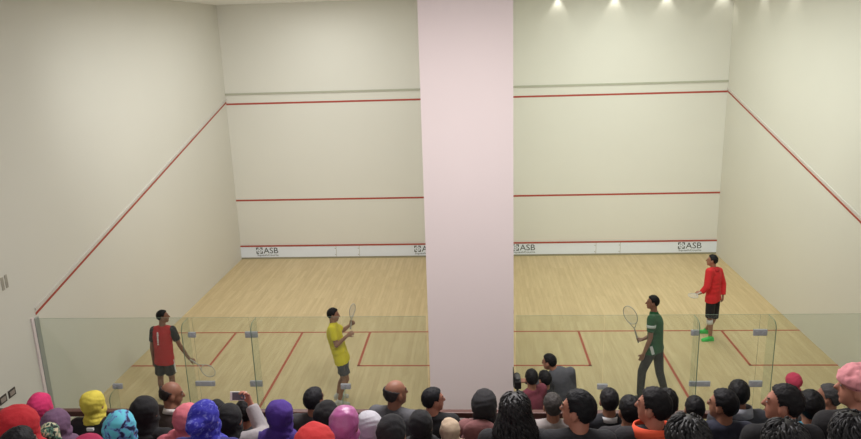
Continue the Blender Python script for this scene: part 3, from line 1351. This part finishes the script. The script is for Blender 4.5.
# --- player in red and black, left court, seen from behind
Y = 1.36
foot = at_z(165, 397.5, 0)
Y = foot.y
base = V((foot.x, Y, 0))
J = pxJ(base, Y, dict(neck=(160, 326, 0), chest=(160, 337, 0), pelvis=(162, 358, 0), SL=(151.5, 330, 0), SR=(169.5, 329.5, .02),
                      EL=(149.5, 346, .02), WL=(151, 360, .05), ER=(177, 345, .05), WR=(187, 359, .12),
                      HL=(157.8, 361, 0), HR=(166, 361, 0), KL=(158, 378, .05), KR=(169.5, 378, .04), AL=(160, 392.5, -.02), AR=(172, 392, .0)), 2.5)
J['toeL'] = V((.1, 1, 0)).normalized()
J['toeR'] = V((.45, 1, 0)).normalized()
J['handR'] = (V((.8, .3, -.45)), V((-.4, .3, -1)), .9)
t = empty('person', base, 'squash player in red and black seen from behind in the left court', 'person', 'squash players')
H = head_frame(at_y(163, 316.5, Y) - base, math.radians(-68), 0)
make_body(J, H, M['skin3'], t, .0075)
sh = make_top(J, cloth((184, 36, 40)), t, 'shirt', 'short', .016, sleeve_mat=cloth((34, 31, 34)))
tf = torso_frame(J)
mb = MB()
for i, (w, h) in enumerate(((.02, .02), (.026, .03), (.018, .025), (.026, .03), (.02, .024), (.024, .02))):
    p = V(J['chest']) + tf[2] * (.13 - i * .043) - tf[1] * .128 - tf[0] * .035
    mb.obox(p, tf, (w / 2, .012, h / 2))
mb.build('back_print', M['phonewhite'], sh)
sb = make_bottom(J, cloth((38, 34, 36)), t, 'shorts', .36, .022)
mb = MB()
Hp, K = V(J['HR']), V(J['KR'])
d = (K - Hp).normalized()
for i in range(1):
    mb.obox(Hp + d * .10 + V((.098, -.005, 0)), (V((1, 0, 0)), V((0, 1, 0)), d), (.01, .013, .13))
mb.build('side_stripe', M['phonewhite'], sb)
make_shoes(J, plain('white_shoe', (190, 188, 186), .6), t)
hair_short(H, hair_mat((20, 18, 18)), t, 1.2)
racket(at_y(188.5, 358.5, Y + .12), at_y(215, 375, Y - .02), (.2, -1, .5), 'squash racket held low by the player in red and black')

# --- player in yellow, left court, facing right
foot = at_z(338.5, 402, 0)
Y = foot.y
base = V((foot.x, Y, 0))
J = pxJ(base, Y, dict(neck=(333, 323.5, 0), chest=(334.5, 335, 0), pelvis=(342, 358, 0), SR=(332, 329, -.15), SL=(336, 327.5, .17),
                      ER=(336.5, 345.5, -.22), WR=(347.5, 335.5, -.2), EL=(343, 330.5, .25), WL=(350, 325, .25),
                      HR=(341, 361, -.09), HL=(343.5, 360, .09), KR=(346.5, 379, -.09), KL=(343, 378, .14), AR=(339, 396.5, -.1), AL=(338, 392, .14)))
J['toeR'] = V((1, -.1, 0)).normalized()
J['toeL'] = V((1, .2, 0)).normalized()
J['back'] = V((-1, 0, 0))
J['handR'] = (V((.75, 0, .5)), V((0, .6, -.5)), 1.2)
J['handL'] = (V((.6, 0, .5)), V((0, -1, .2)), 1.2)
t = empty('person', base, 'squash player in a yellow shirt and dark shorts lifting a racket in the left court', 'person', 'squash players')
H = head_frame(at_y(333.5, 315, Y) - base, math.radians(-82), -.1)
make_body(J, H, M['skin'], t, .0075)
make_top(J, cloth((220, 204, 30)), t, 'shirt', 'short', .024, hem_drop=.06)
make_bottom(J, cloth((66, 64, 72)), t, 'shorts', .36, .024)
make_shoes(J, plain('white_shoe', (190, 188, 186), .6), t)
hair_short(H, hair_mat((24, 22, 22)), t, 1.5)
racket(at_y(350.5, 329, Y + .24), at_y(353, 303.5, Y + .2), (.85, -.5, 0), 'squash racket held upright by the player in the yellow shirt')

# --- player in green, right court, facing left
Y = 1.40
base = V((at_y(650, 396, Y).x, Y, 0))
J = pxJ(base, Y, dict(neck=(654, 312, 0), chest=(655.5, 324, 0), pelvis=(655, 345, 0), SL=(651.5, 319, -.16), SR=(657, 317.5, .17),
                      EL=(650.5, 338, -.2), WL=(643.5, 354, -.2), ER=(652, 335, .2), WR=(642.5, 339.5, .12),
                      HL=(652.5, 348, -.09), HR=(657.5, 347, .09), KL=(642, 371, -.1), KR=(659.5, 372, .08), AL=(640, 395, -.1), AR=(664.5, 392.5, .08)))
J['toeL'] = V((-1, -.1, 0)).normalized()
J['toeR'] = V((-1, .2, 0)).normalized()
J['back'] = V((1, 0, 0))
J['handL'] = (V((-.35, 0, -1)), V((0, .8, 0)), .4)
J['handR'] = (V((-1, -.1, .1)), V((0, -.5, 1)), 1.1)
t = empty('person', base, 'squash player in a green shirt and dark trousers walking left in the right court', 'person', 'squash players')
H = head_frame(at_y(652.5, 302.5, Y) - base, math.radians(82), 0)
make_body(J, H, M['skin3'], t, .0075)
sh = make_top(J, cloth((22, 84, 46)), t, 'shirt', 'short', .018)
S, E = V(J['SL']), V(J['EL'])
d = (E - S).normalized()
MB().frus(S + d * .10, .0805, S + d * .15, .0775, 16).build('sleeve_band', cloth((196, 204, 200)), sh, smooth=True)
bt = make_bottom(J, cloth((44, 42, 42)), t, 'trousers', .98, .014)
tw = MB()
q = V(J['HL']) + V((-.03, -.105, .0))
tw.obox(q, (V((1, 0, .3)).normalized(), V((0, 1, 0)), V((-.3, 0, 1)).normalized()), (.025, .012, .075))
tw.build('white_cloth', cloth((208, 210, 212)), bt, bevel=.006)
make_shoes(J, plain('black_shoe', (40, 38, 38), .6), t)
hair_short(H, hair_mat((18, 17, 18)), t, 1.5)
racket(at_y(638.5, 342.5, Y + .1), at_y(627.5, 305.5, Y - .02), (-.6, -.8, 0), 'squash racket pointing up in the hand of the player in green')

# --- player in red jacket, right court near the short line, facing left
foot = at_z(707.5, 339, 0)
Y = foot.y
base = V((foot.x, Y, 0))
J = pxJ(base, Y, dict(neck=(713.5, 268, 0), chest=(714, 277, 0), pelvis=(713, 296, 0), SL=(709.5, 271.5, -.14), SR=(719, 271, .12),
                      EL=(707, 287, -.22), WL=(701.5, 292.5, -.2), ER=(723, 284, .12), WR=(723, 295, .05),
                      HL=(711, 298, -.07), HR=(715.5, 298, .08), KL=(709.5, 317.5, -.09), KR=(714, 318, .06), AL=(710.5, 334.5, -.08), AR=(706, 331, .30)))
J['toeL'] = V((-1, -.15, 0)).normalized()
J['toeR'] = V((-1, .1, 0)).normalized()
J['back'] = V((1, 0, 0))
J['handL'] = (V((-1, 0, -.2)), V((0, .5, -.6)), 1.0)
J['handR'] = (V((0, 0, -1)), V((-1, 0, 0)), .4)
t = empty('person', base, 'squash player in a red jacket and bright green shoes in the right court', 'person', 'squash players')
H = head_frame(at_y(712, 260.5, Y) - base, math.radians(68), .05)
make_body(J, H, M['skin'], t, .0075)
sh = make_top(J, cloth((192, 34, 38)), t, 'jacket', 'long', .022)
tf = torso_frame(J)
MB().ell(V(J['neck']) - tf[1] * .07 - tf[2] * .02, (.085, .055, .06), tf).build('hood', cloth((170, 30, 36)), sh, smooth=True)
make_bottom(J, cloth((24, 22, 24)), t, 'shorts', .5, .012)
MB().frus(V(J['KL']).lerp(V(J['AL']), .10), .064, V(J['KL']).lerp(V(J['AL']), .32), .066, 16).build('knee_band', cloth((206, 204, 202)), t, smooth=True)
make_shoes(J, plain('green_shoe', (58, 190, 84), .6), t)
hair_short(H, hair_mat((18, 17, 18)), t, 1.4)
racket(at_y(702, 292, Y - .2), at_y(690, 297, Y - .62), (.1, -.3, 1), 'squash racket held out by the player in the red jacket')

# --- camera crew on the walkway behind the right court's glass
PF = .45


def stand(u, v, Y, label, s, yaw, top, kind, colour, skin='skin', lean=(0, 0), joints=None, group=None, hk=None, topname='shirt', nf=.88, turn=0.):
    hw = at_y(u, v, Y)
    base = V((hw.x - lean[0], Y - lean[1], PF))
    hz = (hw.z - PF)
    t = empty('person', base, label, 'person', group)
    k = s
    bend = max(0., 1.63 * k - hz)
    J = dict(pelvis=V((0, 0, .95 * k - bend * .25)), HL=V((-.09, 0, .92 * k - bend * .25)), HR=V((.09, 0, .92 * k - bend * .25)),
             KL=V((-.10, .02 + bend * .25, .50 * k - bend * .05)), KR=V((.10, .02 + bend * .25, .50 * k - bend * .05)), AL=V((-.10, -.02, .085)), AR=V((.10, -.02, .085)),
             toeL=V((-.15, 1, 0)).normalized(), toeR=V((.15, 1, 0)).normalized())
    hd = V((lean[0], lean[1], hz))
    nk = V((lean[0] * nf, lean[1] * nf - .03, hz - .14))
    J['neck'] = nk
    J['chest'] = J['pelvis'].lerp(nk, .62)
    axu = (nk - J['pelvis']).normalized()
    rt = V((math.cos(math.radians(turn)), math.sin(math.radians(turn)), 0))
    rt = (rt - axu * rt.dot(axu)).normalized()
    for sd, q in (('L', -1), ('R', 1)):
        J['S' + sd] = nk - axu * .055 + rt * q * .175
        J['E' + sd] = J['S' + sd] + Matrix.Rotation(math.radians(turn), 3, 'Z') @ V((q * .04, .05, -.26))
        J['W' + sd] = J['E' + sd] + Matrix.Rotation(math.radians(turn), 3, 'Z') @ V((-q * .02, .20, -.10))
    if joints:
        joints(J, base)
    H = head_frame(hd, math.radians(yaw), -.15)
    make_body(J, H, M[skin], t, .009)
    make_top(J, cloth(top), t, topname, 'long', .018)
    make_bottom(J, cloth(DARK), t, voxel=.014)
    make_shoes(J, M['black'], t)
    if kind == 'short':
        hair_short(H, hair_mat(colour), t, **(hk or {}))
    elif kind == 'band':
        scarf(H, J, cloth(colour, 'scarf_cloth'), t, 1.0, cape=False, name='headscarf')
    return t


def reach(J, base):
    J['EL'] = at_y(535, 383, -1.05) - base
    J['WL'] = at_y(526.5, 380.5, -1.15) - base
    J['handL'] = (V((-1, -.1, .0)), V((0, .3, -1)), .5)


stand(549, 362, -.85, 'man in a grey sweater bending over the video camera right of the pillar', 1.02, 60, (82, 84, 88), 'short', (20, 19, 20), lean=(-.21, 0), nf=.45, joints=reach, topname='sweater', hk=dict(thick=1.2), group='camera crew')
stand(531.5, 378.5, -1.80, 'black-haired person in a maroon shirt at the video camera, back turned', .90, 10, (104, 46, 58), 'short', (20, 19, 20), hk=dict(thick=1.5), turn=38, group='camera crew')
stand(544.5, 379.5, -1.45, 'person in black standing between the maroon shirt and the grey sweater', .88, 30, (28, 27, 30), 'short', (20, 19, 20), lean=(-.02, 0), turn=65, hk=dict(thick=1.5), group='camera crew')
stand(793, 381.5, -1.55, 'person in a pinkish red headscarf standing beyond the rail at the right court', .88, 20, (60, 40, 44), 'band', (188, 62, 88), group='spectators in the gallery')

tp = at_y(517.5, 381, -1.2)
trip = empty('tripod', (tp.x, tp.y, PF), 'black camera tripod standing at the pillar\'s right edge', 'tripod')
hh = tp.z - PF
MB().frus((0, 0, hh * .45), .018, (0, 0, hh - .09), .018, 12).build('column', M['black'], trip)
for i in range(3):
    a = math.radians(90 + 120 * i)
    MB().frus((.02 * math.cos(a), .02 * math.sin(a), hh * .72), .016, (.26 * math.cos(a), .26 * math.sin(a), .012), .012, 10).build('leg', M['black'], trip)
MB().box((-.05, -.04, hh - .09), (.05, .04, hh - .065)).build('head_plate', M['black'], trip, bevel=.004)
vc = empty('video_camera', (tp.x, tp.y, PF + hh - .064), 'dark video camera with open side screen on the tripod', 'video camera')
MB().box((-.045, -.12, 0), (.045, .12, .11)).build('housing', M['black'], vc, bevel=.008)
MB().frus((0, .115, .055), .04, (0, .19, .055), .044, 20).build('lens', M['black'], vc, smooth=False)
MB().box((-.062, -.10, .02), (-.05, .06, .25)).build('side_screen', M['black'], vc, bevel=.003)
MB().box((-.03, -.08, .11), (.03, .06, .14)).build('top_handle', M['post'], vc, bevel=.006)

# ------------------------------------------------------------------ light
def area(name, loc, sx, sy, power, col, rot=(0, 0, 0)):
    l = bpy.data.lights.new(name, 'AREA')
    l.shape = 'RECTANGLE'
    l.size, l.size_y = sx, sy
    l.energy = power
    l.color = col
    ob = bpy.data.objects.new(name, l)
    ob.location = loc
    ob.rotation_euler = rot
    COL.objects.link(ob)
    return ob


for s, p, c in ((-1, 190, (.985, 1, .985)), (1, 220, (.95, 1, .94))):
    area('court_lamp', (s * (HW + CW / 2), 4.7, CEIL - .06), 1.5, 7.0, p, c)
for s, p, c in ((-1, 54, (1, .995, .97)), (1, 68, (.955, 1, .94))):
    fl = area('added_court_fill', (s * (HW + CW / 2), -.8, CEIL - .35), 3.2, .5, p, c, (math.radians(64), 0, 0))  # unseen fill added above the glass to lift the lower front wall
    fl.data.spread = math.radians(85)
area('gallery_lamp', (0, -3.6, CEIL - .06), 3, 1.2, 300, (1, .955, .955))


def spot(x, y, power, size=75):
    l = bpy.data.lights.new('downlight', 'SPOT')
    l.energy = power
    l.spot_size = math.radians(size)
    l.spot_blend = .6
    l.shadow_soft_size = .04
    l.color = (1, .98, .88)
    ob = bpy.data.objects.new('downlight', l)
    ob.location = (x, y, CEIL - .03)
    COL.objects.link(ob)


for x in (2.35, 3.85, 5.2, 6.65):
    spot(x, DEPTH - .10, 11)
for y in (7.7, 6.05):
    spot(XR - .10, y, 11)

w = bpy.data.worlds.new('world')
scene.world = w
w.use_nodes = True
w.node_tree.nodes['Background'].inputs[0].default_value = (1, .97, .96, 1)
w.node_tree.nodes['Background'].inputs[1].default_value = 1.1

scene.view_settings.view_transform = 'Standard'
scene.view_settings.look = 'None'
scene.view_settings.gamma = 1
scene.view_settings.use_curve_mapping = False
scene.view_settings.exposure = .12
